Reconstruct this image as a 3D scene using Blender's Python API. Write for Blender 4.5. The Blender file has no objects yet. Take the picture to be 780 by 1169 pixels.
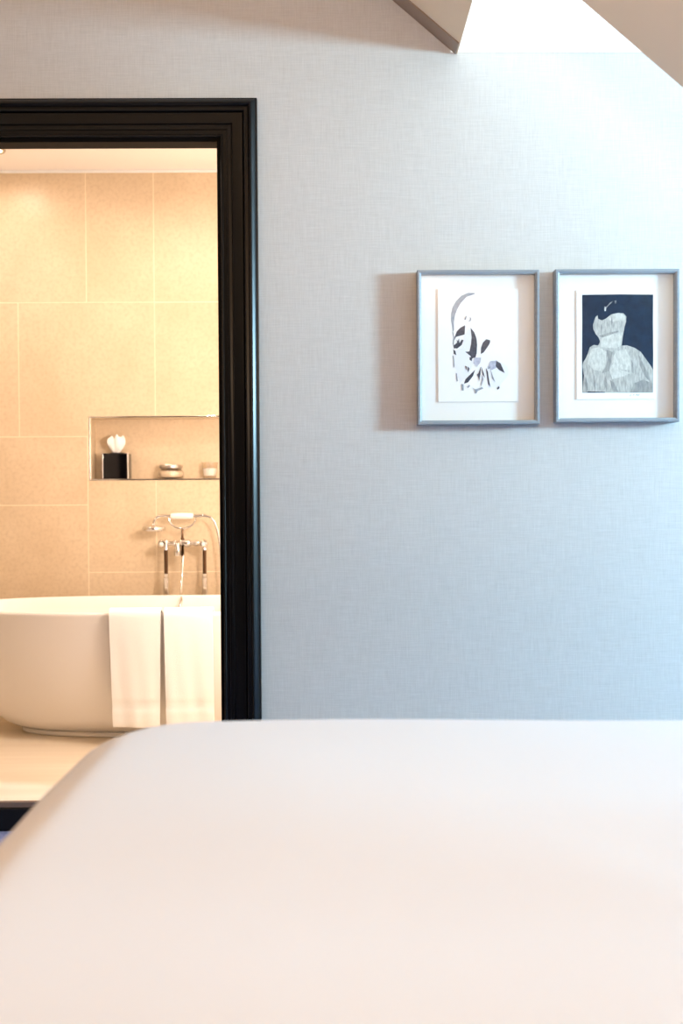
import bpy, bmesh, math, random
from mathutils import Vector, Matrix
random.seed(7)
SC = bpy.context.scene
COL = SC.collection
PI = math.pi

# ------------------------------------------------------------------ camera numbers
F_PX, YAW, PITCH, ROLL, CAM_H = 1181.0, .0085, math.radians(1.09), .006, 1.04
CR = (Matrix.Rotation(-YAW, 3, 'Z') @ Matrix.Rotation(PI/2 - PITCH, 3, 'X') @ Matrix.Rotation(-ROLL, 3, 'Z'))
def at(x, y, Y):
    """point of the vertical plane at depth Y that a photograph pixel shows"""
    d = CR @ Vector(((x-390)/F_PX, -(y-584.5)/F_PX, -1))
    return Vector((0, 0, CAM_H)) + d*(Y/d.y)

WALL = 3.2      # picture wall, bedroom face
WT = .06        # its thickness
BATH = 4.75     # tiled wall of the bathroom
BF = .09        # bathroom floor level
BC = 2.512      # bathroom ceiling

# ------------------------------------------------------------------ materials
def lin(c):
    return tuple((v/255/12.92 if v/255 <= .04045 else ((v/255+.055)/1.055)**2.4) for v in c) + (1,)
def mat(name, rgb, rough=.5, metal=0, spec=.5, coat=0, noise=None, bump=None, sheen=0):
    m = bpy.data.materials.new(name); m.use_nodes = True
    nt = m.node_tree; N = nt.nodes; L = nt.links
    b = N['Principled BSDF']
    b.inputs['Base Color'].default_value = lin(rgb)
    b.inputs['Roughness'].default_value = rough
    b.inputs['Metallic'].default_value = metal
    b.inputs['Specular IOR Level'].default_value = spec
    b.inputs['Coat Weight'].default_value = coat
    b.inputs['Coat Roughness'].default_value = .06
    if sheen: b.inputs['Sheen Weight'].default_value = sheen
    if noise or bump:
        tc = N.new('ShaderNodeTexCoord')
    if noise:
        sc, rgb2, detail = noise
        mp = N.new('ShaderNodeMapping'); mp.inputs['Scale'].default_value = sc
        tx = N.new('ShaderNodeTexNoise'); tx.inputs['Scale'].default_value = 1; tx.inputs['Detail'].default_value = detail
        rp = N.new('ShaderNodeValToRGB')
        rp.color_ramp.elements[0].position = .34; rp.color_ramp.elements[1].position = .66
        rp.color_ramp.elements[0].color = lin(rgb); rp.color_ramp.elements[1].color = lin(rgb2)
        L.new(tc.outputs['Object'], mp.inputs[0]); L.new(mp.outputs[0], tx.inputs['Vector'])
        L.new(tx.outputs['Fac'], rp.inputs[0]); L.new(rp.outputs[0], b.inputs['Base Color'])
    if bump:
        sc, st, dist = bump
        mp = N.new('ShaderNodeMapping'); mp.inputs['Scale'].default_value = sc
        tx = N.new('ShaderNodeTexNoise'); tx.inputs['Scale'].default_value = 1; tx.inputs['Detail'].default_value = 3
        bp = N.new('ShaderNodeBump'); bp.inputs['Strength'].default_value = st; bp.inputs['Distance'].default_value = dist
        L.new(tc.outputs['Object'], mp.inputs[0]); L.new(mp.outputs[0], tx.inputs['Vector'])
        L.new(tx.outputs['Fac'], bp.inputs['Height']); L.new(bp.outputs[0], b.inputs['Normal'])
    return m

def linen(name, c_lo, c_hi):
    """woven wallcovering: crossing threads"""
    m = bpy.data.materials.new(name); m.use_nodes = True
    nt = m.node_tree; N = nt.nodes; L = nt.links; b = N['Principled BSDF']
    b.inputs['Roughness'].default_value = .8; b.inputs['Specular IOR Level'].default_value = .2
    tc = N.new('ShaderNodeTexCoord')
    outs = []
    for sc in ((26, 26, 560), (560, 26, 26), (10, 10, 300), (300, 10, 10)):
        mp = N.new('ShaderNodeMapping'); mp.inputs['Scale'].default_value = sc
        tx = N.new('ShaderNodeTexNoise'); tx.inputs['Scale'].default_value = 1; tx.inputs['Detail'].default_value = 2
        L.new(tc.outputs['Object'], mp.inputs[0]); L.new(mp.outputs[0], tx.inputs['Vector']); outs.append(tx.outputs['Fac'])
    def add(a, c):
        n = N.new('ShaderNodeMath'); n.operation = 'ADD'; L.new(a, n.inputs[0]); L.new(c, n.inputs[1]); return n.outputs[0]
    s = add(add(outs[0], outs[1]), add(outs[2], outs[3]))
    mr = N.new('ShaderNodeMapRange'); mr.inputs[1].default_value = 1.3; mr.inputs[2].default_value = 2.7
    L.new(s, mr.inputs[0])
    mx = N.new('ShaderNodeMix'); mx.data_type = 'RGBA'
    mx.inputs[6].default_value = lin(c_lo); mx.inputs[7].default_value = lin(c_hi)
    L.new(mr.outputs[0], mx.inputs[0])
    L.new(mx.outputs[2], b.inputs['Base Color'])
    bp = N.new('ShaderNodeBump'); bp.inputs['Strength'].default_value = .15; bp.inputs['Distance'].default_value = .001
    L.new(mr.outputs[0], bp.inputs['Height']); L.new(bp.outputs[0], b.inputs['Normal'])
    return m

def stone(name, c1, c2, c3):
    """mottled limestone tile"""
    m = bpy.data.materials.new(name); m.use_nodes = True
    nt = m.node_tree; N = nt.nodes; L = nt.links; b = N['Principled BSDF']
    b.inputs['Roughness'].default_value = .38; b.inputs['Specular IOR Level'].default_value = .35
    tc = N.new('ShaderNodeTexCoord')
    t1 = N.new('ShaderNodeTexNoise'); t1.inputs['Scale'].default_value = 5; t1.inputs['Detail'].default_value = 6; t1.inputs['Roughness'].default_value = .65
    t2 = N.new('ShaderNodeTexNoise'); t2.inputs['Scale'].default_value = 60; t2.inputs['Detail'].default_value = 4
    L.new(tc.outputs['Object'], t1.inputs['Vector']); L.new(tc.outputs['Object'], t2.inputs['Vector'])
    rp = N.new('ShaderNodeValToRGB'); e = rp.color_ramp.elements
    e[0].position = .3; e[0].color = lin(c1); e[1].position = .7; e[1].color = lin(c2)
    L.new(t1.outputs['Fac'], rp.inputs[0])
    r2 = N.new('ShaderNodeMapRange'); r2.inputs[1].default_value = .45; r2.inputs[2].default_value = .75; r2.inputs[4].default_value = .6
    L.new(t2.outputs['Fac'], r2.inputs[0])
    mx = N.new('ShaderNodeMix'); mx.data_type = 'RGBA'; mx.inputs[7].default_value = lin(c3)
    L.new(rp.outputs[0], mx.inputs[6]); L.new(r2.outputs[0], mx.inputs[0]); L.new(mx.outputs[2], b.inputs['Base Color'])
    return m

def thin_glass(name, tint=(255, 255, 255), gloss=1.0):
    m = bpy.data.materials.new(name); m.use_nodes = True
    nt = m.node_tree; N = nt.nodes; L = nt.links
    N.remove(N['Principled BSDF'])
    tr = N.new('ShaderNodeBsdfTransparent'); tr.inputs[0].default_value = lin(tint)
    gl = N.new('ShaderNodeBsdfGlossy'); gl.inputs['Roughness'].default_value = .02
    ge = N.new('ShaderNodeNewGeometry')
    dt = N.new('ShaderNodeVectorMath'); dt.operation = 'DOT_PRODUCT'
    L.new(ge.outputs['Normal'], dt.inputs[0]); L.new(ge.outputs['Incoming'], dt.inputs[1])
    def mth(op, a, b=None):
        n = N.new('ShaderNodeMath'); n.operation = op
        for i, v in enumerate((a, b)):
            if v is None: continue
            if isinstance(v, (int, float)): n.inputs[i].default_value = v
            else: L.new(v, n.inputs[i])
        return n
    ab = mth('ABSOLUTE', dt.outputs['Value'])
    fr = mth('MULTIPLY_ADD', mth('POWER', mth('SUBTRACT', 1.0, ab.outputs[0]).outputs[0], 5.0).outputs[0], .5)
    fr.inputs[2].default_value = .02
    mu = mth('MULTIPLY', 0.0, gloss)
    mx = N.new('ShaderNodeMixShader')
    L.new(fr.outputs[0], mu.inputs[0]); L.new(mu.outputs[0], mx.inputs[0])
    L.new(tr.outputs[0], mx.inputs[1]); L.new(gl.outputs[0], mx.inputs[2])
    L.new(mx.outputs[0], N['Material Output'].inputs[0])
    return m
def emit(name, rgb, st):
    m = bpy.data.materials.new(name); m.use_nodes = True
    b = m.node_tree.nodes['Principled BSDF']
    b.inputs['Base Color'].default_value = lin(rgb)
    b.inputs['Emission Color'].default_value = lin(rgb); b.inputs['Emission Strength'].default_value = st
    return m

M = dict(
    linen=linen('linen wallcovering', (192, 187, 182), (214, 210, 206)),
    paint=mat('white paint warmed by lamplight', (236, 216, 190), .7, spec=.2, bump=((60, 60, 60), .05, .001)),  # warm lamp light on the white ceilings is mixed into this colour
    taupe=mat('darkened unseen wall', (74, 64, 57), .7, spec=.2),  # unseen wall darkened so the black lacquer mirrors less light
    white=mat('white paint', (246, 245, 242), .6, spec=.3),
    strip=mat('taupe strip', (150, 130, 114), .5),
    carpet=mat('blue carpet', (108, 114, 150), .95, spec=.1, noise=((160, 160, 160), (134, 140, 174), 3), bump=((400, 400, 400), .6, .004)),
    black=mat('black gloss lacquer', (4, 4, 5), .29, spec=.3),
    blackmatt=mat('black satin lacquer', (6, 5, 5), .55, spec=.08),
    brown=mat('brown threshold strip', (116, 92, 78), .4),
    tile=stone('limestone tile', (214, 191, 158), (226, 205, 174), (202, 178, 144)),
    grout=mat('pale grout', (240, 222, 194), .8),
    bathfloor=mat('cream floor tile', (236, 222, 200), .35, noise=((1.2, 18, 18), (228, 212, 188), 4)),
    bathpaint=mat('bathroom paint', (250, 244, 237), .7, spec=.2),
    chrome=mat('polished chrome', (225, 222, 218), .08, 1),
    darkchrome=mat('chrome reflecting dark', (104, 80, 62), .18, 1),  # chrome; the dark surroundings it reflects are put into its colour
    ceramic=mat('white porcelain', (250, 247, 240), .15, coat=.4),
    tub=mat('white tub resin', (246, 240, 232), .3, coat=.15),
    towel=mat('white terry towel', (252, 250, 246), .95, spec=.1, bump=((420, 420, 420), .5, .002), sheen=.3),
    duvet=mat('white cotton duvet', (216, 217, 222), .85, spec=.15, bump=((500, 500, 500), .05, .001), sheen=.1),
    mattress=mat('mattress ticking', (235, 230, 222), .9),
    bedbase=mat('grey bed base fabric', (120, 116, 114), .9, bump=((300, 300, 300), .3, .002)),
    frame=mat('blue grey frame paint', (146, 152, 158), .38, spec=.5, noise=((6, 6, 160), (136, 143, 150), 3)),
    mount=mat('white mount board', (250, 248, 243), .85, spec=.1),
    paper=mat('white art paper', (252, 251, 248), .85, spec=.1),
    ink=mat('dark ink', (72, 72, 82), .8, spec=.1, noise=((180, 60, 260), (98, 98, 108), 5)),
    inkgrey=mat('grey ink wash', (150, 154, 164), .85, spec=.1, noise=((120, 60, 120), (172, 176, 184), 4)),
    inklilac=mat('lilac ink wash', (178, 178, 196), .85, spec=.1, noise=((150, 60, 150), (206, 206, 218), 4)),
    inkpale=mat('pale ink wash', (242, 243, 247), .85, spec=.1),
    navy=mat('navy print ground', (12, 34, 56), .7, spec=.2, noise=((40, 40, 40), (18, 44, 70), 5)),
    plume=mat('pale grey plaster print', (206, 204, 197), .8, spec=.1, noise=((190, 40, 45), (166, 164, 158), 6)),
    plumelight=mat('light plaster print', (222, 220, 212), .8, spec=.1, noise=((140, 40, 60), (192, 190, 182), 6)),
    plumedark=mat('shaded plaster print', (138, 138, 138), .8, spec=.1, noise=((160, 40, 40), (172, 170, 164), 6)),
    tissue=mat('white tissue', (250, 248, 244), .9, spec=.1),
    boxblack=mat('black gloss box', (6, 6, 8), .06, spec=.5),
    satin=mat('satin steel', (200, 192, 182), .28, 1),
    glass=thin_glass('clear glass'),
    jarglass=thin_glass('jar glass', (252, 250, 247), 4),
    wax=mat('white filling', (253, 250, 246), .7),
    jarfill=mat('jar filling', (236, 218, 192), .6),
    lamp=emit('lamp lens', (255, 214, 160), 14),
    sash=mat('white sash paint', (240, 240, 238), .4),
)

# ------------------------------------------------------------------ object helpers
def tag(o, label=None, cat=None, group=None, kind=None):
    if label: o['label'] = label
    if cat: o['category'] = cat
    if group: o['group'] = group
    if kind: o['kind'] = kind
    return o
ORIG = {}
def thing(name, label, cat, loc, group=None):
    o = bpy.data.objects.new(name, None); COL.objects.link(o)
    o.location = loc; o.empty_display_size = .05
    ORIG[o] = Vector(loc)
    return tag(o, label, cat, group)
def obj(name, bm, m, parent=None, loc=None, smooth=None):
    """link a bmesh built in world coordinates; origin = the thing's base"""
    org = ORIG[parent] if parent is not None else Vector(loc or (0, 0, 0))
    bm.normal_update()
    bmesh.ops.translate(bm, verts=bm.verts, vec=-org)
    me = bpy.data.meshes.new(name); bm.to_mesh(me); bm.free()
    for x in (m if isinstance(m, (list, tuple)) else [m]): me.materials.append(x)
    o = bpy.data.objects.new(name, me); COL.objects.link(o)
    ORIG[o] = org
    if parent is not None:
        o.parent = parent
    else:
        o.location = org
    if smooth:
        me.polygons.foreach_set('use_smooth', [True]*len(me.polygons))
        if smooth < 180: me.set_sharp_from_angle(angle=math.radians(smooth))
    return o
def struct(name, bm, m, label=None, cat=None):
    return tag(obj(name, bm, m), label, cat, kind='structure')

def box(bm, x0, x1, y0, y1, z0, z1, bev=0, mi=0, seg=2):
    r = bmesh.ops.create_cube(bm, size=1)
    vs = r['verts']
    bmesh.ops.scale(bm, vec=(x1-x0, y1-y0, z1-z0), verts=vs)
    bmesh.ops.translate(bm, vec=((x0+x1)/2, (y0+y1)/2, (z0+z1)/2), verts=vs)
    fs = list({f for v in vs for f in v.link_faces})
    for f in fs: f.material_index = mi
    if bev:
        es = list({e for v in vs for e in v.link_edges})
        rr = bmesh.ops.bevel(bm, geom=es, offset=bev, segments=seg, profile=.5, affect='EDGES')
        for f in rr['faces']: f.material_index = mi
    return bm
def poly_prism(bm, pts, vec, mi=0):
    """polygon swept along vec"""
    vec = Vector(vec)
    a = [bm.verts.new(p) for p in pts]; b = [bm.verts.new(Vector(p)+vec) for p in pts]
    n = len(a); fs = [bm.faces.new(a), bm.faces.new(b[::-1])]
    for i in range(n): fs.append(bm.faces.new((a[i], b[i], b[(i+1) % n], a[(i+1) % n])))
    for f in fs: f.material_index = mi
    bmesh.ops.recalc_face_normals(bm, faces=fs)
    return bm
def lathe(bm, c, prof, n=40, axis='Z', mi=0):
    """profile [(radius, height)] turned round an axis through c"""
    rings = []
    for r, h in prof:
        ring = []
        for i in range(n):
            a = 2*PI*i/n
            u, v = r*math.cos(a), r*math.sin(a)
            p = {'Z': (u, v, h), 'X': (h, u, v), 'Y': (u, h, v)}[axis]
            ring.append(bm.verts.new(Vector(c)+Vector(p)))
        rings.append(ring)
    fs = []
    for a, b in zip(rings, rings[1:]):
        for i in range(n):
            fs.append(bm.faces.new((a[i], a[(i+1) % n], b[(i+1) % n], b[i])))
    if prof[0][0] > 1e-5: fs.append(bm.faces.new(rings[0][::-1]))
    if prof[-1][0] > 1e-5: fs.append(bm.faces.new(rings[-1]))
    for f in fs: f.material_index = mi
    bmesh.ops.remove_doubles(bm, verts=[v for r in rings for v in r], dist=1e-6)
    bmesh.ops.recalc_face_normals(bm, faces=bm.faces)
    return bm
def spline(pts, k=10):
    P = [Vector(p) for p in pts]; P = [2*P[0]-P[1]] + P + [2*P[-1]-P[-2]]
    out = []
    for i in range(1, len(P)-2):
        for j in range(k):
            t = j/k; a, b, c, d = P[i-1:i+3]
            out.append(.5*((2*b) + (c-a)*t + (2*a-5*b+4*c-d)*t*t + (3*b-a-3*c+d)*t**3))
    out.append(P[-2]); return out
def tube(bm, pts, r, n=14, mi=0):
    """round bar along a polyline; r number or list"""
    pts = [Vector(p) for p in pts]
    rs = r if isinstance(r, list) else [r]*len(pts)
    up = None; rings = []
    for i, p in enumerate(pts):
        t = (pts[min(i+1, len(pts)-1)] - pts[max(i-1, 0)]).normalized()
        if up is None: up = t.orthogonal().normalized()
        up = (up - t*up.dot(t)).normalized(); s = t.cross(up)
        rings.append([bm.verts.new(p + (up*math.cos(2*PI*j/n) + s*math.sin(2*PI*j/n))*rs[i]) for j in range(n)])
    fs = []
    for a, b in zip(rings, rings[1:]):
        for j in range(n): fs.append(bm.faces.new((a[j], a[(j+1) % n], b[(j+1) % n], b[j])))
    fs += [bm.faces.new(rings[0][::-1]), bm.faces.new(rings[-1])]
    for f in fs: f.material_index = mi
    bmesh.ops.recalc_face_normals(bm, faces=fs)
    return bm
NB = bmesh.new

# ================================================================== SETTING
XL, XR, YB = -2.3, 4.6, -1.4           # bedroom left wall, eaves wall, wall behind the camera
ZC = 2.8                               # flat ceiling
SLX, SLZ, SLK = .391, 2.383, .855      # the slope passes (SLX, SLZ) and falls SLK per metre
YN = 2.475                             # near cheek of the dormer
def sz(x): return SLZ - SLK*(x-SLX)
XS, XK = 1.7, 1.9                      # foot of the slope; right end of the added rooflight
XF = SLX - (ZC-SLZ)/SLK                # where the slope meets the flat ceiling
OPR, OPL, OPZ = -.349, -1.259, 2.118   # door opening inside the lining

bm = NB()                              # picture wall: right of the door, over it, left of it
box(bm, OPR+.03, SLX-.02, WALL, WALL+WT, -.1, ZC+.02); box(bm, SLX-.02, XR+.1, WALL, WALL+WT, -.1, SLZ+.006)
box(bm, OPL-.03, OPR+.03, WALL, WALL+WT, OPZ+.03, ZC+.02)
box(bm, XL-.1, OPL-.03, WALL, WALL+WT, -.1, ZC+.02)
struct('wall_back', bm, M['linen'])
struct('floor', box(NB(), XL-.1, XR+.1, YB-.1, WALL, -.1, 0), M['carpet'])
struct('wall_left', box(NB(), XL-.1, XL, YB-.1, WALL, 0, ZC), M['linen'])
struct('wall_front', box(NB(), XL, XR, YB-.1, YB, 0, ZC), M['taupe'])
# window wall beyond the sloping bulkhead
WY0, WY1, WZ0, WZ1 = 1.42, 1.98, 1.45, 2.33
bm = NB()
box(bm, XR, XR+.1, YB-.1, WALL, 0, WZ0)
box(bm, XR, XR+.1, YB-.1, WY0, WZ0, SLZ+.05); box(bm, XR, XR+.1, WY1, WALL, WZ0, SLZ+.05)
box(bm, XR, XR+.1, WY0, WY1, WZ1, SLZ+.05)
struct('wall_right', bm, M['white'])
# ceilings: the flat one, the sloping bulkhead, the low flat one beyond it
bm = NB(); box(bm, XL, XF, YB, WALL, ZC, ZC+.05)
poly_prism(bm, [(XF, YB, ZC), (XF+.4, YB, ZC), (XS, YB, SLZ+.05), (XS, YB, sz(XS))], (0, YN-YB, 0))
poly_prism(bm, [(XF, YN, ZC), (XF, WALL, ZC), (SLX, WALL, SLZ), (SLX, YN, SLZ)], (0, 0, .06))
struct('ceiling', bm, M['paint'])
bm = NB(); box(bm, XS, XR, YB, YN, SLZ, SLZ+.05); box(bm, XK, XR, YN, WALL, SLZ, SLZ+.05)
struct('ceiling_right', bm, M['white'])
struct('ceiling_glazing', box(NB(), SLX, XK, YN, WALL, SLZ, SLZ+.006), M['glass'])   # rooflight glazing added in place of a white ceiling, for its brightness
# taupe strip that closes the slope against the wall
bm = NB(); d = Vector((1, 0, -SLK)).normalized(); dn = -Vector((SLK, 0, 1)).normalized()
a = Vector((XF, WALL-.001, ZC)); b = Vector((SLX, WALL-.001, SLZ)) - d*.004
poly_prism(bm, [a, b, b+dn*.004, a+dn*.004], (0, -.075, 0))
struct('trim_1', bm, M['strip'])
# window of the dormer
w = thing('window_1', None, None, (XR, WY0, WZ0)); w['kind'] = 'structure'
bm = NB(); fw = .035
box(bm, XR+.02, XR+.07, WY0, WY0+fw, WZ0, WZ1, .004); box(bm, XR+.02, XR+.07, WY1-fw, WY1, WZ0, WZ1, .004)
box(bm, XR+.02, XR+.07, WY0+fw, WY1-fw, WZ0, WZ0+fw, .004); box(bm, XR+.02, XR+.07, WY0+fw, WY1-fw, WZ1-fw, WZ1, .004)
obj('window_frame', bm, M['sash'], w)
obj('window_pane', box(NB(), XR+.04, XR+.046, WY0+fw, WY1-fw, WZ0+fw, WZ1-fw), M['glass'], w)
obj('window_sill', box(NB(), XR-.06, XR+.02, WY0-.04, WY1+.04, WZ0-.03, WZ0, .005), M['sash'], w)

# skirting along the picture wall and the riser under the bathroom threshold
struct('baseboard_back', box(NB(), OPR+.15, XR, WALL-.02, WALL, 0, .15, .004), M['black'])
bm = NB(); box(bm, OPL-.0, OPR+.0, WALL-.018, WALL+.0, 0, .070, .002); box(bm, OPL, OPR, WALL-.006, WALL, .060, .071)
struct('trim_2', bm, M['black'])
struct('trim_3', box(NB(), OPL, OPR, WALL-.012, WALL+.03, .0705, BF-.0008, .002), M['brown'])

# ---- door lining and architrave
dr = thing('door_1', None, None, (OPR, WALL, BF)); dr['kind'] = 'structure'
bm = NB()
box(bm, OPR, OPR+.03, WALL-.002, WALL+WT+.002, BF, OPZ+.03, .0015)
box(bm, OPL-.03, OPL, WALL-.002, WALL+WT+.002, BF, OPZ+.03, .0015)
box(bm, OPL-.001, OPR+.001, WALL-.002, WALL+WT+.002, OPZ, OPZ+.03, .0015)
obj('door_lining', bm, M['blackmatt'], dr)
# moulded architrave: profile (distance out from the lining's edge, projection from the wall)
def arc(cx, cy, r, a0, a1, n=6):
    return [(cx+r*math.cos(math.radians(a0+(a1-a0)*i/n)), cy+r*math.sin(math.radians(a0+(a1-a0)*i/n))) for i in range(n+1)]
prof = [(.012, 0), (.012, .012)] + arc(.0155, .012, .0035, 180, 60, 5) + [(.020, .0125), (.031, .0135), (.032, .0175), (.036, .0185)] \
     + [(.045, .0185), (.047, .0175), (.049, .0215), (.052, .0225), (.080, .0235), (.0825, .021), (.0845, .0265)] + arc(.0895, .0265, .005, 180, 60, 4) \
     + [(.097, .030), (.099, .0335)] + [(.1005, .0385), (.103, .0405), (.1055, .0400), (.109, .0375), (.1125, .0347), (.116, .0317), (.1185, .0293), (.121, .0255)] + [(.1245, .0245), (.1255, .020), (.1255, 0)]
path = [(OPL, BF, (-1, 0)), (OPL, OPZ, (-1, 1)), (OPR, OPZ, (1, 1)), (OPR, BF, (1, 0))]
bm = NB(); rows = []
for (x, z, (dx, dz)) in path:
    zz = 0.0 if z == BF else z
    rows.append([bm.verts.new((x+dx*o, WALL-p, zz+dz*o)) for o, p in prof])
for r0, r1 in zip(rows, rows[1:]):
    for i in range(len(prof)-1): bm.faces.new((r0[i], r0[i+1], r1[i+1], r1[i]))
for r in (rows[0], rows[-1]): bm.faces.new(r)
bmesh.ops.recalc_face_normals(bm, faces=bm.faces)
obj('architrave', bm, M['black'], dr, smooth=35)

# ---- bathroom shell
BX0, BX1 = -2.4, .55
struct('floor_bathroom', box(NB(), BX0, BX1, WALL+.001, BATH+.3, -.1, BF), M['bathfloor'])
struct('ceiling_bathroom', box(NB(), BX0, BX1, WALL+WT, BATH+.1, BC, BC+.06), M['bathpaint'])
struct('wall_bathroom_left', box(NB(), BX0-.1, BX0, WALL+WT, BATH+.1, BF, BC), M['tile'])
struct('wall_bathroom_right', box(NB(), BX1, BX1+.1, WALL+WT, BATH+.1, BF, BC), M['bathpaint'])
struct('wall_bathroom_front', box(NB(), OPR+.03, BX1, WALL+WT, WALL+WT+.01, BF, BC), M['bathpaint'])
# tiled wall: grout bed with individual slabs, round a niche
def bz(y): return at(140, y, BATH).z
def bx(x, y): return at(x, y, BATH).x
NX0, NX1, NZ0, NZ1, ND = bx(103, 510), -.22, bz(547), bz(476.5), .10
JX0, JX1 = bx(101, 600), NX1+.02
bm = NB()
for (x0, x1, z0, z1) in ((BX0, NX0, BF, BC), (NX1, BX1, BF, BC), (NX0, NX1, BF, NZ0), (NX0, NX1, NZ1, BC)):
    box(bm, x0, x1, BATH+.0008, BATH+.16, z0, z1, mi=1)
g = .0019
def slab(x0, x1, z0, z1):
    if x1-x0 > .02 and z1-z0 > .02: box(bm, x0+g, x1-g, BATH, BATH+.006, z0+g, z1-g, .0012, 0, 1)
z_a, z_b, z_c, z_d, z_e = bz(345), bz(498), bz(576), bz(653), bz(196)
tw = bx(175.5, 270) - bx(98, 270)
x = bx(98, 270)
xs = [x - 2*tw*k for k in range(3, 0, -1)] + [x, x+tw]               # top row
xs = [BX0] + [v for v in xs if v > BX0] + [x+3*tw, BX1]
for a, b in zip(xs, xs[1:]): slab(a, b, z_a, z_e + .06)
xa, xb = bx(21.5, 420), bx(177, 420)                                  # second row, cut round the niche
slab(BX0, xa-2*tw, z_b, z_a); slab(xa-2*tw, xa, z_b, z_a)
# the wide slab is notched by the niche: build it in two flush pieces without a joint
box(bm, xa+g, JX0+.0005, BATH, BATH+.006, z_b+g, z_a-g, 0, 0, 1)
box(bm, JX0, xb-g, BATH, BATH+.006, NZ1, z_a-g, 0, 0, 1)
slab(xb, NX1+.3, NZ1-g, z_a); slab(NX1+.3, BX1, z_b, z_a)
slab(NX1, NX1+.3, z_b, NZ1)
slab(BX0, bx(-60, 540), z_c, z_b); slab(bx(-60, 540), JX0, z_c, z_b)   # left of the niche
slab(BX0, bx(-80, 620), bz(729), z_c); slab(bx(-80, 620), JX0, bz(729), z_c)
slab(BX0, JX0-.5, BF, bz(729)); slab(JX0-.5, JX0, BF, bz(729))
slab(JX0, xb, z_d, NZ0+g); slab(xb, NX1, z_d, NZ0+g); slab(NX1, BX1, z_d, z_b)      # under the niche
slab(JX0, xb+.45, BF, z_d); slab(xb+.45, BX1, BF, z_d)
# niche lining
box(bm, NX0, NX1, BATH+ND, BATH+ND+.05, NZ0, NZ1)
box(bm, NX0-.02, NX0+.002, BATH+.003, BATH+ND, NZ0, NZ1); box(bm, NX1-.002, NX1+.02, BATH+.003, BATH+ND, NZ0, NZ1)
box(bm, NX0, NX1, BATH+.003, BATH+ND, NZ1-.002, NZ1+.02); box(bm, NX0, NX1, BATH+.003, BATH+ND, NZ0-.02, NZ0+.001)
struct('wall_bathroom_back', bm, [M['tile'], M['grout']])
bm = NB(); e = .0055
box(bm, NX0-e, NX1+e, BATH-.003, BATH+.012, NZ1-.001, NZ1+e, .001); box(bm, NX0-e, NX1+e, BATH-.003, BATH+.012, NZ0-e, NZ0+.001, .001)
box(bm, NX0-e, NX0+.001, BATH-.003, BATH+.012, NZ0, NZ1, .001); box(bm, NX1-.001, NX1+e, BATH-.003, BATH+.012, NZ0, NZ1, .001)
struct('trim_4', bm, M['chrome'])
# white bead standing in for the cove-lit line between tiles and ceiling
struct('lit_line_trim', box(NB(), BX0, BX1, BATH-.012, BATH, BC-.012, BC, .003), M['white'])

# ================================================================== PICTURES
FD = .042                                # how far the frames stand off the wall
def picture(name, x0, x1, y0, y1, label, paper_px, art):
    A = at(x0, y0, WALL-FD); B = at(x1, y1, WALL-FD)
    X0, X1, Z1, Z0 = A.x, B.x, A.z, B.z
    t = thing(name, label, 'picture', ((X0+X1)/2, WALL, Z0), 'framed prints on the wall')
    yf = WALL-FD
    bm = NB(); fw = .0125                # mitred moulding with a bevelled inner lip
    pr = [(0, WALL-.0015), (0, yf+.003), (.0015, yf), (.0075, yf), (.0095, yf+.0016), (fw, yf+.003), (fw, WALL-.012), (.004, WALL-.012), (.004, WALL-.0015)]
    rows = []
    for (cx, cz, sx, s2) in ((X0, Z0, 1, 1), (X1, Z0, -1, 1), (X1, Z1, -1, -1), (X0, Z1, 1, -1)):
        rows.append([bm.verts.new((cx+sx*o, y, cz+s2*o)) for o, y in pr])
    for i in range(4):
        a, b = rows[i], rows[(i+1) % 4]
        for j in range(len(pr)): bm.faces.new((a[j], a[(j+1) % len(pr)], b[(j+1) % len(pr)], b[j]))
    bmesh.ops.recalc_face_normals(bm, faces=bm.faces)
    obj('frame', bm, M['frame'], t)
    ym = WALL-.019                       # mount board
    obj('mount', box(NB(), X0+fw-.003, X1-fw+.003, ym, WALL-.0125, Z0+fw-.003, Z1-fw+.003), M['mount'], t)
    obj('glazing', box(NB(), X0+fw+.0002, X1-fw-.0002, yf+.006, yf+.008, Z0+fw+.0002, Z1-fw-.0002), M['glass'], t)
    px0, py0, px1, py1 = paper_px
    yp = ym-.003
    a = at(px0, py0, yp); b = at(px1, py1, yp)
    p = obj('print_sheet', box(NB(), a.x, b.x, yp, ym-.0005, b.z, a.z, .0004, 0, 1), M['paper'], t)
    art(p, yp)
    return t
def shapes(parent, name, yp, ox, oy, k, items, mats):
    """flat inked shapes, each a thin film of its own layer on the sheet"""
    bm = NB()
    for li, (mi, pts) in enumerate(items):
        y = yp - .00025 - .00003*li
        vs = [bm.verts.new(at(ox+px/k, oy+py/k, y)) for px, py in pts]
        f = bm.faces.new(vs); f.material_index = mi
    bmesh.ops.recalc_face_normals(bm, faces=bm.faces)
    for f in bm.faces:
        f.normal_update()
        if f.normal.y > 0: f.normal_flip()
    bmesh.ops.triangulate(bm, faces=bm.faces)
    return obj(name, bm, mats, parent)
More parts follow.
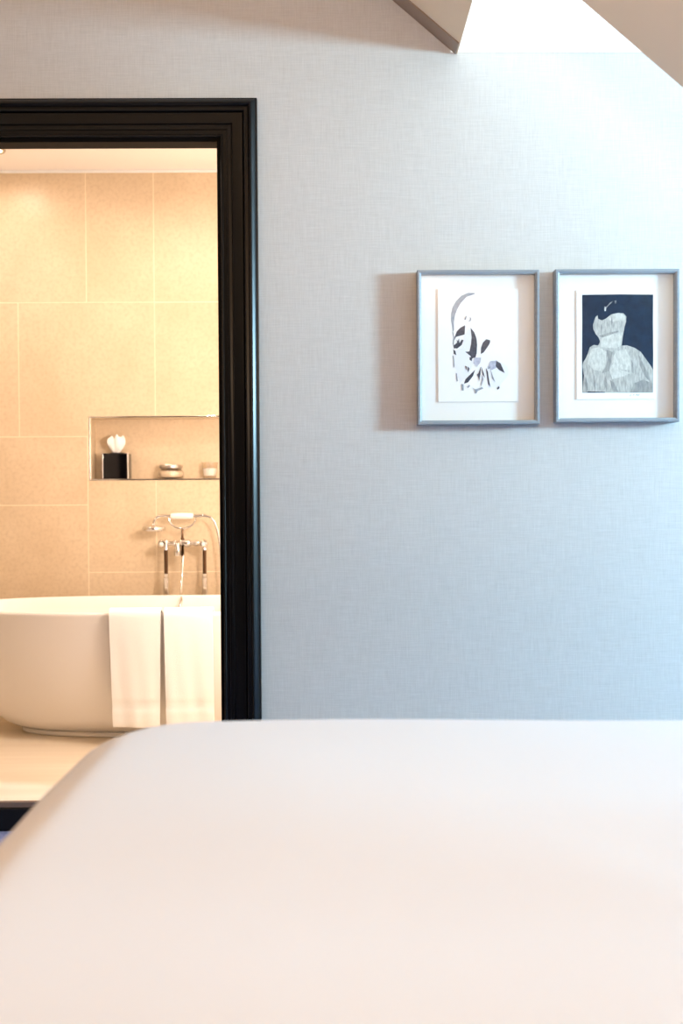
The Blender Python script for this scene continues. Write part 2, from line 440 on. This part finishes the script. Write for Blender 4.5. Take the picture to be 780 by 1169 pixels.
def art_figure(p, yp):
    it = [
     (3, [(190, 520), (260, 500), (300, 540), (330, 600), (300, 700), (230, 760), (205, 690), (185, 600)]),
     (3, [(430, 640), (520, 600), (580, 640), (590, 700), (520, 790), (430, 800), (380, 720)]),
     (3, [(255, 420), (300, 345), (315, 420), (300, 520), (250, 520)]),
     (1, [(340, 95), (290, 93), (240, 115), (200, 155), (175, 200), (164, 250), (164, 300), (172, 340), (175, 385), (185, 370), (184, 310), (192, 260), (208, 215), (236, 167), (278, 122), (340, 101)]),
     (1, [(172, 385), (180, 420), (176, 470), (186, 510), (192, 500), (184, 470), (187, 420), (180, 385)]),
     (0, [(268, 333), (235, 350), (207, 378), (190, 420), (184, 450), (200, 420), (235, 410), (264, 402), (266, 365)]),
     (0, [(190, 478), (208, 462), (206, 440), (214, 452), (222, 430), (226, 466), (242, 440), (256, 444), (242, 480), (208, 506), (184, 504), (180, 486)]),
     (0, [(308, 352), (335, 385), (352, 430), (357, 480), (353, 540), (345, 572), (318, 580), (306, 560), (268, 530), (300, 528), (311, 480), (316, 420)]),
     (0, [(425, 437), (455, 445), (450, 470), (430, 500), (405, 535), (385, 547), (386, 500), (400, 463)]),
     (0, [(180, 513), (195, 525), (203, 556), (184, 546)]),
     (1, [(174, 560), (180, 600), (180, 650), (188, 640), (188, 600), (182, 560)]),
     (1, [(198, 690), (204, 750), (214, 748), (206, 690)]),
     (0, [(300, 570), (322, 572), (316, 600), (302, 590)]),
     (2, [(335, 574), (386, 574), (380, 610), (356, 642), (329, 615)]),
     (0, [(342, 664), (326, 710), (290, 757), (259, 768), (270, 735), (312, 694)]),
     (2, [(455, 600), (505, 594), (510, 645), (462, 666), (434, 646)]),
     (0, [(500, 598), (530, 615), (562, 688), (520, 666), (494, 636)]),
     (0, [(386, 638), (366, 690), (356, 700), (366, 720), (372, 750), (381, 700)]),
     (0, [(388, 640), (406, 690), (415, 725), (396, 695)]),
     (1, [(394, 690), (404, 735), (386, 790), (384, 770), (392, 735)]),
     (0, [(423, 650), (437, 680), (445, 740), (456, 792), (440, 772), (431, 720)]),
     (1, [(455, 655), (470, 700), (492, 757), (468, 726)]),
     (1, [(440, 640), (434, 660), (455, 650), (462, 640)]),
     (0, [(266, 634), (281, 640), (276, 668)]),
     (0, [(288, 640), (301, 655), (291, 684), (284, 665)]),
     (0, [(504, 800), (520, 784), (523, 800), (510, 812)]),
     (1, [(240, 768), (256, 775), (257, 818), (242, 818)]),
     (1, [(318, 794), (345, 810), (395, 793), (402, 803), (362, 820), (350, 842), (338, 836), (342, 818)]),
     (1, [(262, 292), (274, 262), (279, 268), (272, 294)]),
     (1, [(303, 270), (314, 285), (308, 303), (288, 305), (302, 295)]),
     (1, [(280, 790), (300, 775), (305, 785), (290, 800)]),
    ]
    shapes(p, 'ink_drawing', yp, 490, 320, 6.5, it, [M['ink'], M['inkgrey'], M['inklilac'], M['inkpale']])
def art_bust(p, yp):
    it = [
     (0, [(105, 82), (250, 80), (400, 78), (540, 79), (680, 80), (679, 300), (681, 560), (679, 873), (500, 874), (300, 873), (107, 874), (104, 600), (106, 300)]),
     (1, [(203, 290), (213, 262), (231, 248), (234, 275), (265, 289), (300, 273), (340, 240), (395, 227), (440, 232), (463, 258), (461, 300), (448, 345), (440, 390), (431, 440), (425, 493), (470, 491), (530, 511), (580, 544), (620, 600), (660, 655), (679, 690), (679, 800), (678, 872), (110, 872), (112, 800), (120, 740), (108, 660), (112, 630), (132, 600), (150, 560), (168, 505), (200, 487), (235, 492), (250, 462), (240, 430), (215, 400), (195, 360), (194, 322)]),
     (2, [(345, 245), (395, 232), (438, 238), (455, 262), (450, 300), (400, 290), (350, 300), (320, 282)]),
     (2, [(262, 430), (345, 402), (435, 385), (424, 440), (418, 492), (380, 515), (300, 510), (250, 500), (258, 462)]),
     (3, [(240, 415), (330, 386), (400, 372), (402, 382), (340, 402), (268, 428)]),
     (2, [(175, 520), (240, 505), (300, 540), (300, 640), (270, 700), (200, 690), (150, 640)]),
     (3, [(300, 525), (352, 545), (340, 620), (326, 700), (262, 716), (300, 660), (312, 590)]),
     (2, [(380, 540), (460, 520), (500, 600), (500, 690), (440, 690), (360, 660), (345, 610)]),
     (2, [(326, 690), (350, 645), (420, 690), (500, 715), (430, 745), (350, 765)]),
     (3, [(500, 600), (520, 640), (520, 720), (505, 700)]),
     (3, [(560, 560), (600, 640), (640, 720), (660, 790), (610, 740), (570, 650)]),
     (3, [(520, 800), (600, 768), (679, 800), (679, 872), (500, 872)]),
     (3, [(200, 720), (215, 800), (210, 868), (196, 800)]),
     (3, [(290, 730), (310, 800), (305, 868), (286, 800)]),
     (3, [(330, 770), (360, 790), (400, 868), (350, 860)]),
     (3, [(128, 740), (150, 800), (150, 862), (130, 820)]),
     (3, [(345, 255), (352, 300), (345, 345), (338, 300)]),
     (3, [(262, 310), (270, 350), (262, 395), (255, 350)]),
     (2, [(284, 190), (300, 180), (298, 213), (287, 214)]),
     (2, [(282, 178), (288, 176), (300, 184), (296, 190)]),
     (3, [(298, 182), (330, 146), (356, 133), (326, 162), (302, 188)]),
     (3, [(362, 134), (383, 127), (377, 153), (370, 150), (374, 138)]),
     (0, [(148, 864), (292, 868), (290, 874), (146, 874)]),
     (3, [(488, 888), (494, 900), (500, 886), (503, 887), (496, 904), (490, 900)]),
     (3, [(515, 892), (530, 886), (528, 891), (516, 897)]),
     (3, [(540, 896), (548, 884), (556, 896), (566, 886), (570, 889), (557, 901), (548, 890), (543, 899)]),
    ]
    shapes(p, 'bust_print', yp, 650, 325, 7.09, it, [M['navy'], M['plume'], M['plumelight'], M['plumedark']])
picture('framed_picture', 476.5, 616.5, 308, 484, 'grey framed picture of a white sheet with loose grey ink figure, nearest the door', (500, 330, 592, 458.5), art_figure)
picture('framed_picture', 634.5, 776.2, 307, 481.2, 'grey framed picture of a pale headless bust on a navy ground', (658.4, 331, 747.6, 455.6), art_bust)

# ================================================================== BED
BX_L, BX_R, BY0, BY1, BTOP = -.452, 1.40, -.18, 1.90, .640
bed = thing('bed', 'low upholstered bed under the white duvet', 'bed', ((BX_L+BX_R)/2, (BY0+BY1)/2, 0))
obj('bed_base', box(NB(), BX_L+.08, BX_R-.08, BY0+.08, BY1-.08, .06, .30, .02), M['bedbase'], bed)
obj('mattress', box(NB(), BX_L+.06, BX_R-.06, BY0+.06, BY1-.06, .302, .56, .05, 0, 4), M['mattress'], bed)
for sx in (BX_L+.15, BX_R-.15):
    for sy in (BY0+.15, BY1-.15):
        obj('leg', lathe(NB(), (sx, sy, 0), [(.02, 0), (.028, .06)], 20), M['black'], bed)
def duvet_mesh():
    bm = NB(); nx, ny = 120, 120
    r = .12; cr = .22
    cx, cy = (BX_L+BX_R)/2, (BY0+BY1)/2; hx, hy = (BX_R-BX_L)/2, (BY1-BY0)/2
    # a rounded rectangle shrinking inward over the shoulder: rings of points
    def ring(inset, z, n=240):
        out = []
        R = max(cr-inset, .02); ax, ay = hx-inset-R, hy-inset-R
        per = 4*(ax+ay)+2*PI*R
        for i in range(n):
            s = per*i/n
            segs = [(2*ay, 's', (ax+R, -ay), (0, 1)), (PI*R/2, 'c', (ax, ay), 0), (2*ax, 's', (ax, ay+R), (-1, 0)), (PI*R/2, 'c', (-ax, ay), 90),
                    (2*ay, 's', (-ax-R, ay), (0, -1)), (PI*R/2, 'c', (-ax, -ay), 180), (2*ax, 's', (-ax, -ay-R), (1, 0)), (PI*R/2, 'c', (ax, -ay), 270)]
            for Ln, k, p, q in segs:
                if s <= Ln or k == 'c' and q == 270:
                    if k == 's': u, v = p[0]+q[0]*s, p[1]+q[1]*s
                    else:
                        a = math.radians(q) + s/R; u, v = p[0]+R*math.cos(a), p[1]+R*math.sin(a)
                    break
                s -= Ln
            out.append((cx+u, cy+v, z))
        return out
    rings = [ring(.004, .30), ring(-.004, .34), ring(0, .44), ring(0, BTOP-r)]
    for i in range(1, 13):
        a = PI/2*i/12
        rings.append(ring(r*(1-math.cos(a)), BTOP-r+r*math.sin(a)))
    for ins in (.16, .2, .25, .32, .42, .55, .7, .85): rings.append(ring(ins, BTOP+.004*min(1, (ins-.125)*4)))
    vr = []
    for k, rg in enumerate(rings):
        row = []
        for (x, y, z) in rg:
            top = max(0, min(1, (z-.5)/.14))
            dz = ((.006*math.sin(9.5*y+.9*x+2.2)*min(1, max(0, .9+2*x))) + .004*math.sin(17*y-1.6*x+.5)*min(1, max(0, .5+x)) + .003*math.sin(5.1*x-3*y+1))*top
            side = 1-top
            ww = side*.006*math.sin(18*(x+y)+2*z)
            ang = math.atan2((y-cy)/hy, (x-cx)/hx)
            row.append(bm.verts.new((x+ww*math.cos(ang), y+ww*math.sin(ang), z+dz)))
        vr.append(row)
    n = len(vr[0])
    for a, b in zip(vr, vr[1:]):
        for i in range(n): bm.faces.new((a[i], a[(i+1) % n], b[(i+1) % n], b[i]))
    bm.faces.new(vr[-1])
    # inner side of the hanging edge
    low = [bm.verts.new((cx+(v.co.x-cx)*.985, cy+(v.co.y-cy)*.985, v.co.z)) for v in vr[0]]
    up = [bm.verts.new((cx+(v.co.x-cx)*.975, cy+(v.co.y-cy)*.975, .56)) for v in vr[0]]
    for a, b in ((low, vr[0]), (up, low)):
        for i in range(n): bm.faces.new((a[i], a[(i+1) % n], b[(i+1) % n], b[i]))
    bm.faces.new(up[::-1])
    bmesh.ops.recalc_face_normals(bm, faces=bm.faces)
    return bm
tag(obj('duvet', duvet_mesh(), M['duvet'], loc=((BX_L+BX_R)/2, (BY0+BY1)/2, .3), smooth=180),
    'plump smooth white duvet spread over the bed in the foreground', 'duvet')

# ================================================================== BATHTUB
TX, TY = -.68, 4.21
tub = thing('bathtub', 'white freestanding oval bathtub in front of the beige tiled wall', 'bathtub', (TX, TY, BF))
def sup(a, b, z, n=96, e=2.5):
    out = []
    for i in range(n):
        t = 2*PI*i/n; c, s = math.cos(t), math.sin(t)
        out.append((TX+a*math.copysign(abs(c)**(2/e), c), TY+b*math.copysign(abs(s)**(2/e), s), BF+z))
    return out
def loft(rings, cap0=True, cap1=True):
    bm = NB(); vr = [[bm.verts.new(p) for p in r] for r in rings]; n = len(vr[0])
    for a, b in zip(vr, vr[1:]):
        for i in range(n): bm.faces.new((a[i], a[(i+1) % n], b[(i+1) % n], b[i]))
    if cap0: bm.faces.new(vr[0][::-1])
    if cap1: bm.faces.new(vr[-1])
    bmesh.ops.recalc_face_normals(bm, faces=bm.faces)
    return bm
RZ = .503
OUT = [(.575, .19, .022), (.615, .213, .03), (.652, .24, .05), (.690, .262, .083), (.735, .284, .135), (.775, .302, .2), (.808, .316, .27), (.838, .327, .35), (.862, .336, .43), (.877, .342, .485)]
LIP = [(.8795, .3435, .494), (.8775, .3415, .501), (.872, .336, RZ), (.862, .326, RZ), (.856, .320, .501), (.853, .317, .494)]
INN = [(.846, .311, .46), (.825, .298, .38), (.79, .28, .28), (.74, .255, .19), (.66, .22, .12), (.55, .17, .09), (.4, .11, .08), (.15, .04, .078)]
obj('shell', loft([sup(*p) for p in OUT+LIP+INN]), M['tub'], tub, smooth=180)
obj('foot_ring', loft([sup(.575, .192, 0), sup(.583, .197, .004), sup(.583, .197, .018), sup(.572, .188, .024)]), M['tub'], tub, smooth=40)
obj('overflow', lathe(NB(), (TX-.58, TY, BF+.0795), [(.032, .006), (.032, .010), (.02, .013), (0, .013)], 28), M['chrome'], tub, smooth=40)

# towels over the near rim
def towel(px0, px1, qx0, qx1, label, zend, seed):
    rnd = random.Random(seed); ph = rnd.random()*6
    yo = TY-.3435
    def rim_y(x, b): # near rim line of the superellipse
        return TY - b*(1-abs((x-TX)/.88)**2.5)**(1/2.5)
    path = []                              # (offset from the outer rim line, z): outside bottom -> over the lip -> inside
    ztop = BF+RZ+.003
    for i in range(26):
        f = i/25; z = zend + (ztop-.016-zend)*f
        path.append((-.012-.006*math.sin(f*PI)*0+.004*(1-f), z))
    path += [(-.011, ztop-.004), (-.006, ztop+.004), (.004, ztop+.0065), (.016, ztop+.0065), (.026, ztop+.003), (.033, ztop-.008), (.037, ztop-.03), (.046, ztop-.08), (.056, ztop-.13), (.072, ztop-.19)]
    P0 = at(px0, 699, yo); P1 = at(px1, 699, yo); Q0 = at(qx0, 830, yo); Q1 = at(qx1, 830, yo)
    bm = NB(); nu = 22; grid = []
    L = len(path)
    for k, (o, z) in enumerate(path):
        f = max(0, min(1, (z-zend)/(ztop-zend)))
        if k > 30: f = 1
        row = []
        for j in range(nu+1):
            u = j/nu
            x = (Q0.x*(1-u)+Q1.x*u)*(1-f) + (P0.x*(1-u)+P1.x*u)*f
            wv = .0035*math.sin(u*7+ph)*(1-f) + .0015*math.sin(u*17+ph*2+z*8)*(1-f)
            row.append((x, rim_y(x, .3435)+o+(wv if k < 26 else 0), z + (.004*math.sin(u*3+ph) if k == 0 else 0)))
        grid.append(row)
    th = .010
    # thickness outward from the path
    out = []
    for k in range(L):
        p0 = path[max(k-1, 0)]; p1 = path[min(k+1, L-1)]
        t = Vector((p1[0]-p0[0], p1[1]-p0[1])).normalized(); n = Vector((-t.y, t.x))
        edge = .75 if k == 0 else 1
        hem = .45 if k == 5 else 1.0
        out.append([(x, y+n.x*th*edge*hem, z+n.y*th*edge*hem) for (x, y, z) in grid[k]])
    A = [[bm.verts.new(p) for p in r] for r in grid]; B = [[bm.verts.new(p) for p in r] for r in out]
    for k in range(L-1):
        for j in range(nu):
            bm.faces.new((A[k][j], A[k][j+1], A[k+1][j+1], A[k+1][j])); bm.faces.new((B[k][j], B[k+1][j], B[k+1][j+1], B[k][j+1]))
        bm.faces.new((A[k][0], A[k+1][0], B[k+1][0], B[k][0])); bm.faces.new((A[k][nu], B[k][nu], B[k+1][nu], A[k+1][nu]))
    for j in range(nu):
        bm.faces.new((A[0][j], B[0][j], B[0][j+1], A[0][j+1])); bm.faces.new((A[-1][j], A[-1][j+1], B[-1][j+1], B[-1][j]))
    bmesh.ops.recalc_face_normals(bm, faces=bm.faces)
    o = obj('towel', bm, M['towel'], loc=(P0.x, yo, zend), smooth=60)
    tag(o, label, 'towel', 'towels over the tub rim')
towel(125.5, 184, 130, 183, 'white towel over the tub rim, the one farther from the black door frame', .165, 1)
towel(188, 243, 191, 245, 'white towel over the tub rim, the one next to the black door frame', .165, 5)

# ================================================================== BATH MIXER AND HAND SHOWER
YM = 4.655
def T(x, y, dy=0): return at(x, y, YM+dy)
cM = T(208, 620)
mx = thing('bath_mixer', 'floor standing chrome bath mixer on two pillars behind the tub', 'tap', (cM.x, YM, BF))
zbar = T(208, 620.3).z
for px in (189.6, 233.6):
    X = T(px, 640).x
    za, zb, zc = T(px, 628).z, T(px, 654.5).z, T(px, 659.5).z
    p = obj('pillar', lathe(NB(), (X, YM, 0), [(.0085, zb-.01), (.0085, za+.004)], 24), M['darkchrome'], mx, smooth=40)
    p['label'] = 'upright chrome tube of the mixer'
    obj('pillar_sleeve', lathe(NB(), (X, YM, 0), [(.0135, BF+.012), (.0135, zc-.012), (.0145, zc-.004), (.0145, zc), (.011, zc+.003), (.0125, zc+.008), (.0125, zb-.002), (.009, zb)], 28), M['chrome'], p, smooth=40)
    obj('floor_flange', lathe(NB(), (X, YM, BF), [(.032, 0), (.032, .006), (.022, .012), (.0135, .014)], 28), M['chrome'], p, smooth=40)
    obj('elbow', lathe(NB(), (X, YM, 0), [(.009, za-.002), (.014, za), (.014, za+.007), (.012, za+.012), (.0145, zbar), (.0125, zbar+.014), (0, zbar+.020)], 24), M['chrome'], mx, smooth=50)
xl, xr = T(189.6, 620).x, T(233.6, 620).x
bm = NB()
lathe(bm, (0, YM, zbar), [(.010, xl), (.010, xl+.03), (.0135, xl+.034), (.0135, xl+.042), (.010, xl+.046), (.010, xl+.056), (.015, xl+.06), (.0185, xl+.068), (.0185, xr-.072), (.015, xr-.064), (.010, xr-.06), (.010, xr-.046), (.0135, xr-.042), (.0135, xr-.034), (.010, xr-.03), (.010, xr)], 28, 'X')
obj('crossbar', bm, M['chrome'], mx, smooth=45)
xs_ = T(203.7, 630).x
obj('spout', lathe(NB(), (xs_, YM-.022, 0), [(.0125, T(204, 634.2).z), (.0145, T(204, 633.2).z), (.0145, T(204, 626).z), (.012, T(204, 624).z), (.012, zbar+.004), (.004, zbar+.008)], 26), M['chrome'], mx, smooth=45)
# two valve handles, seen end on at the outer ends and pointing at the tub
for s, X in ((-1, xl-.012), (1, xr+.002)):
    h = obj('valve_handle', lathe(NB(), (X, YM, zbar), [(.004, -.050), (.0145, -.048), (.0180, -.042), (.0180, -.034), (.0125, -.028), (.007, -.022), (.007, .0)], 26, 'Y'), M['chrome'], mx, smooth=45)
    obj('handle_cap', lathe(NB(), (X, YM, zbar), [(0, -.0535), (.008, -.0525), (.009, -.0495), (.004, -.0495)], 22, 'Y'), M['ceramic'], h, smooth=45)
xc = T(208.3, 605).x
zst0, zst1 = zbar+.010, T(208, 603).z
obj('stem', lathe(NB(), (xc, YM, 0), [(.0085, zst0), (.0085, zst0+.012), (.0055, zst0+.016), (.0045, zst1)], 22), M['darkchrome'], mx, smooth=45)
cu = [T(192.5, 592), T(194.5, 596.5), T(199, 601), T(208, 603.4), T(217, 601), T(221.8, 596.5), T(223.8, 592)]
obj('cradle', tube(NB(), spline(cu, 8), .0042, 12), M['chrome'], mx, smooth=60)

hs = thing('hand_shower', 'chrome hand shower with white grip lying across the mixer cradle', 'hand shower', tuple(T(208, 603)))
g0, g1 = T(194.6, 589), T(220.8, 589.3)
gl_ = g1.x-g0.x
obj('grip', lathe(NB(), (g0.x, YM, (g0.z+g1.z)/2), [(.008, 0), (.0125, .004), (.0142, gl_*.3), (.0148, gl_*.5), (.0142, gl_*.7), (.0125, gl_-.004), (.008, gl_)], 28, 'X'), M['ceramic'], hs, smooth=60)
nk = [T(195, 589), T(189, 589), T(183, 589.2), T(178.5, 591.2), T(176.2, 595), T(175.7, 598.5)]
obj('neck', tube(NB(), spline(nk, 8), .0062, 14), M['chrome'], hs, smooth=60)
hc = T(175.8, 602)
obj('shower_head', lathe(NB(), (hc.x, YM, 0), [(.009, T(176, 597.5).z), (.013, T(176, 599).z), (.018, T(176, 600).z), (.030, T(176, 600.4).z), (.050, T(176, 601.2).z), (.053, T(176, 602).z), (.053, T(176, 605).z), (.050, T(176, 606).z), (.0, T(176, 606).z)], 40), M['chrome'], hs, smooth=45)
tl = [T(220.5, 589.4), T(226, 589), T(232, 588.8), T(236, 589.2)]
obj('tail', tube(NB(), spline(tl, 6), .0075, 14), M['chrome'], hs, smooth=60)
# hose: from the tail over to the right, down into the tub and back up to the mixer
ho = [T(236, 589.2), T(241, 591), T(246, 598), T(249, 608), T(251.5, 624), T(253.2, 645), T(254.4, 665, -.01), T(255.2, 676, -.08)]
ho += [Vector((ho[-1].x+.004, TY+.22, BF+.40)), Vector((ho[-1].x-.03, TY+.16, BF+.20)), Vector((TX+.02, TY+.06, BF+.13)), Vector((TX-.04, TY+.17, BF+.18)), Vector((xc-.026, TY+.245, BF+.34))]
ho += [T(206.3, 690, -.19), T(206.9, 679, -.10), T(207.6, 662, -.045), T(208.6, 645, -.03), T(209.3, 634, -.022)]
obj('hose', tube(NB(), spline(ho, 10), .0056, 10), M['chrome'], hs, smooth=60)
obj('hose_nut', lathe(NB(), (T(209.4, 632).x, YM-.022, 0), [(.006, T(209, 635).z), (.0068, T(209, 634).z), (.0068, T(209, 629).z), (.005, zbar-.008)], 6), M['darkchrome'], mx, smooth=30)

# ================================================================== THINGS IN THE NICHE
nz = NZ0+.001
def nX(px): return at(px, 530, BATH+.05).x
# tissue box
cx = (nX(118.8)+nX(148.4))/2; hw = (nX(148.4)-nX(118.8))/2; cy = BATH+.052
tb = thing('tissue_box', 'black glossy cube tissue box standing at the left end of the niche', 'tissue box', (cx, cy, nz))
hh = .118; hd = min(hw, .045)
obj('cover', box(NB(), cx-hw+.002, cx+hw-.002, cy-hd+.002, cy+hd-.002, nz+.0005, nz+hh, .003), M['boxblack'], tb)
e = .0045
for sx in (-1, 1):
    x0 = cx+sx*(hw-e/2); y0 = cy-hd+e/2
    o = obj('corner_edging', box(NB(), x0-e/2, x0+e/2, y0-e/2, y0+e/2, nz+.0005, nz+hh+.001, .0008), M['satin'], tb)
    o['label'] = 'pale metal corner edging'
obj('slot_rim', lathe(NB(), (cx, cy, nz+hh-.001), [(.034, 0), (.034, .0035), (.03, .005), (.026, .0035), (.026, .0)], 32), M['boxblack'], tb, smooth=40)
bm = NB()                                # crumpled tissue: fluted cone opening upward
rows = []; n = 48
for k in range(14):
    f = k/13; row = []
    for i in range(n):
        a = 2*PI*i/n
        base = .010 + .025*math.sin(f*PI*.72)
        fl = 1 + (.08+.16*f)*math.sin(5*a+2.2*f) + .12*f*math.sin(9*a+.5)
        tip = .010*f*math.sin(a+2.6) + .007*f*math.sin(5*a+1) + .005*f*math.sin(8*a)
        row.append(bm.verts.new((cx-.004+base*fl*math.cos(a)*1.0, cy+base*.75*fl*math.sin(a), nz+hh-.002+.072*f+tip*f)))
    rows.append(row)
for a, b in zip(rows, rows[1:]):
    for i in range(n): bm.faces.new((a[i], a[(i+1) % n], b[(i+1) % n], b[i]))
top = bm.verts.new((cx-.002, cy, nz+hh+.052))
for i in range(n): bm.faces.new((rows[-1][i], rows[-1][(i+1) % n], top))
bmesh.ops.recalc_face_normals(bm, faces=bm.faces)
obj('tissue', bm, M['tissue'], tb, smooth=50)
# squat lidded jar
jx = nX(195); R = (nX(210.3)-nX(180.3))/2
jr = thing('glass_jar', 'squat round glass jar with metal lid in the middle of the niche', 'jar', (jx, cy, nz))
obj('body', lathe(NB(), (jx, cy, nz), [(R*.82, .0005), (R*.95, .004), (R, .014), (R, .026), (R*.9, .038), (R*.78, .044), (R*.76, .047), (R*.72, .047), (R*.74, .043), (R*.86, .036), (R*.95, .025), (R*.95, .014), (R*.88, .006), (0, .005)], 44), M['jarglass'], jr, smooth=50)
obj('filling', lathe(NB(), (jx, cy, nz), [(R*.8, .0065), (R*.92, .014), (R*.92, .026), (R*.84, .034), (R*.4, .038), (0, .037)], 36), M['jarfill'], jr, smooth=50)
l_ = obj('lid', lathe(NB(), (jx, cy, nz), [(R*.76, .0475), (R*.88, .048), (R*.9, .052), (R*.9, .060), (R*.86, .064), (R*.5, .066), (0, .0665)], 44), M['satin'], jr, smooth=40)
# tumbler
gx = nX(239.5)
gt = thing('glass_tumbler', 'clear glass tumbler with white filling at the niche end near the door frame', 'glass', (gx, cy, nz))
obj('glass_body', lathe(NB(), (gx, cy, nz), [(.026, .0005), (.030, .004), (.038, .07), (.0385, .076), (.0365, .076), (.036, .07), (.0285, .012), (0, .010)], 40), M['jarglass'], gt, smooth=50)
obj('filling', lathe(NB(), (gx, cy, nz), [(.012, .0105), (.0275, .012), (.0315, .043), (.028, .047), (.01, .049), (0, .049)], 32), M['wax'], gt, smooth=50)

# ================================================================== BATHROOM DOWNLIGHTS
DL = [(-1.438, 4.46), (-.72, 3.86), (.1, 4.3), (-1.75, 3.7)]
for i, (x, y) in enumerate(DL[:1]):
    d_ = thing('downlight', 'round recessed downlight in the bathroom ceiling at the left edge', 'light', (x, y, BC))
    obj('rim', lathe(NB(), (x, y, BC), [(.033, -.001), (.036, -.006), (.046, -.006), (.049, -.0005), (.04, 0)], 40), M['satin'], d_, smooth=40)
    obj('lens', lathe(NB(), (x, y, BC), [(0, -.0025), (.034, -.0025), (.034, -.0005), (0, -.0005)], 32), M['lamp'], d_)

# ================================================================== LIGHT
def area(name, loc, direction, sx, sy, power, rgb, spread=PI):
    l = bpy.data.lights.new(name, 'AREA'); l.shape = 'RECTANGLE'; l.size = sx; l.size_y = sy
    l.energy = power; l.color = rgb; l.spread = spread
    o = bpy.data.objects.new(name, l); COL.objects.link(o); o.location = loc
    o.rotation_euler = Vector(direction).to_track_quat('-Z', 'Y').to_euler()
    return o
def spot(name, loc, direction, power, rgb, angle=110, blend=.8, r=.04):
    l = bpy.data.lights.new(name, 'SPOT'); l.energy = power; l.color = rgb; l.spot_size = math.radians(angle)
    l.spot_blend = blend; l.shadow_soft_size = r
    o = bpy.data.objects.new(name, l); COL.objects.link(o); o.location = loc
    o.rotation_euler = Vector(direction).to_track_quat('-Z', 'Y').to_euler()
    return o
DAY = (.46, .79, 1.0); WARM = (1.0, .73, .50); BATHC = (1.0, .85, .75)
area('daylight', (XR+.085, (WY0+WY1)/2, (WZ0+WZ1)/2), (-1, 0, 0), WZ1-WZ0-.08, WY1-WY0-.08, 720, DAY)
def point(name, loc, power, rgb, r):
    l = bpy.data.lights.new(name, 'POINT'); l.energy = power; l.color = rgb; l.shadow_soft_size = r
    o = bpy.data.objects.new(name, l); COL.objects.link(o); o.location = loc
    return o
area('ceiling_fill', (.15, .3, 1.75), (.15, .35, 1), .4, .4, 40, WARM)  # added fill without a fixture, warms the ceilings and their bounce
point('duvet_side_fill', (-1.9, .7, 1.15), 10, WARM, .1)  # added unseen fill that brightens the left side of the duvet
point('left_wall_fill', (-1.5, .9, 2.0), 7, WARM, .15)  # added unseen warm fill for the left of the wall and bed
point('bathroom_fill', (-.06, 3.46, 1.25), 29, BATHC, .07)  # added fill out of view, brightens towels, tub and bathroom ceiling
for i, (x, y) in enumerate(DL):
    spot('bathroom_downlight', (x, y, BC-.02), (0, .05, -1), (4, 18, 16, 22)[i], BATHC, 170, .5, .04)
wd = bpy.data.worlds.new('World'); SC.world = wd; wd.use_nodes = True
bg = wd.node_tree.nodes['Background']; bg.inputs[0].default_value = (.8, .91, 1, 1); bg.inputs[1].default_value = 2.2

# ================================================================== CAMERA
cd = bpy.data.cameras.new('Camera'); cam = bpy.data.objects.new('Camera', cd); COL.objects.link(cam)
cam.matrix_world = Matrix.Translation((0, 0, CAM_H)) @ CR.to_4x4()
cd.sensor_fit = 'VERTICAL'; cd.sensor_height = 36; cd.sensor_width = 36*780/1169
cd.lens = 36*F_PX/1169; cd.clip_start = .02
cd.dof.use_dof = True; cd.dof.focus_distance = 3.3; cd.dof.aperture_fstop = 2.6
SC.camera = cam
vs = SC.view_settings
vs.view_transform = 'Standard'; vs.look = 'None'; vs.exposure = .1; vs.gamma = 1; vs.use_curve_mapping = False
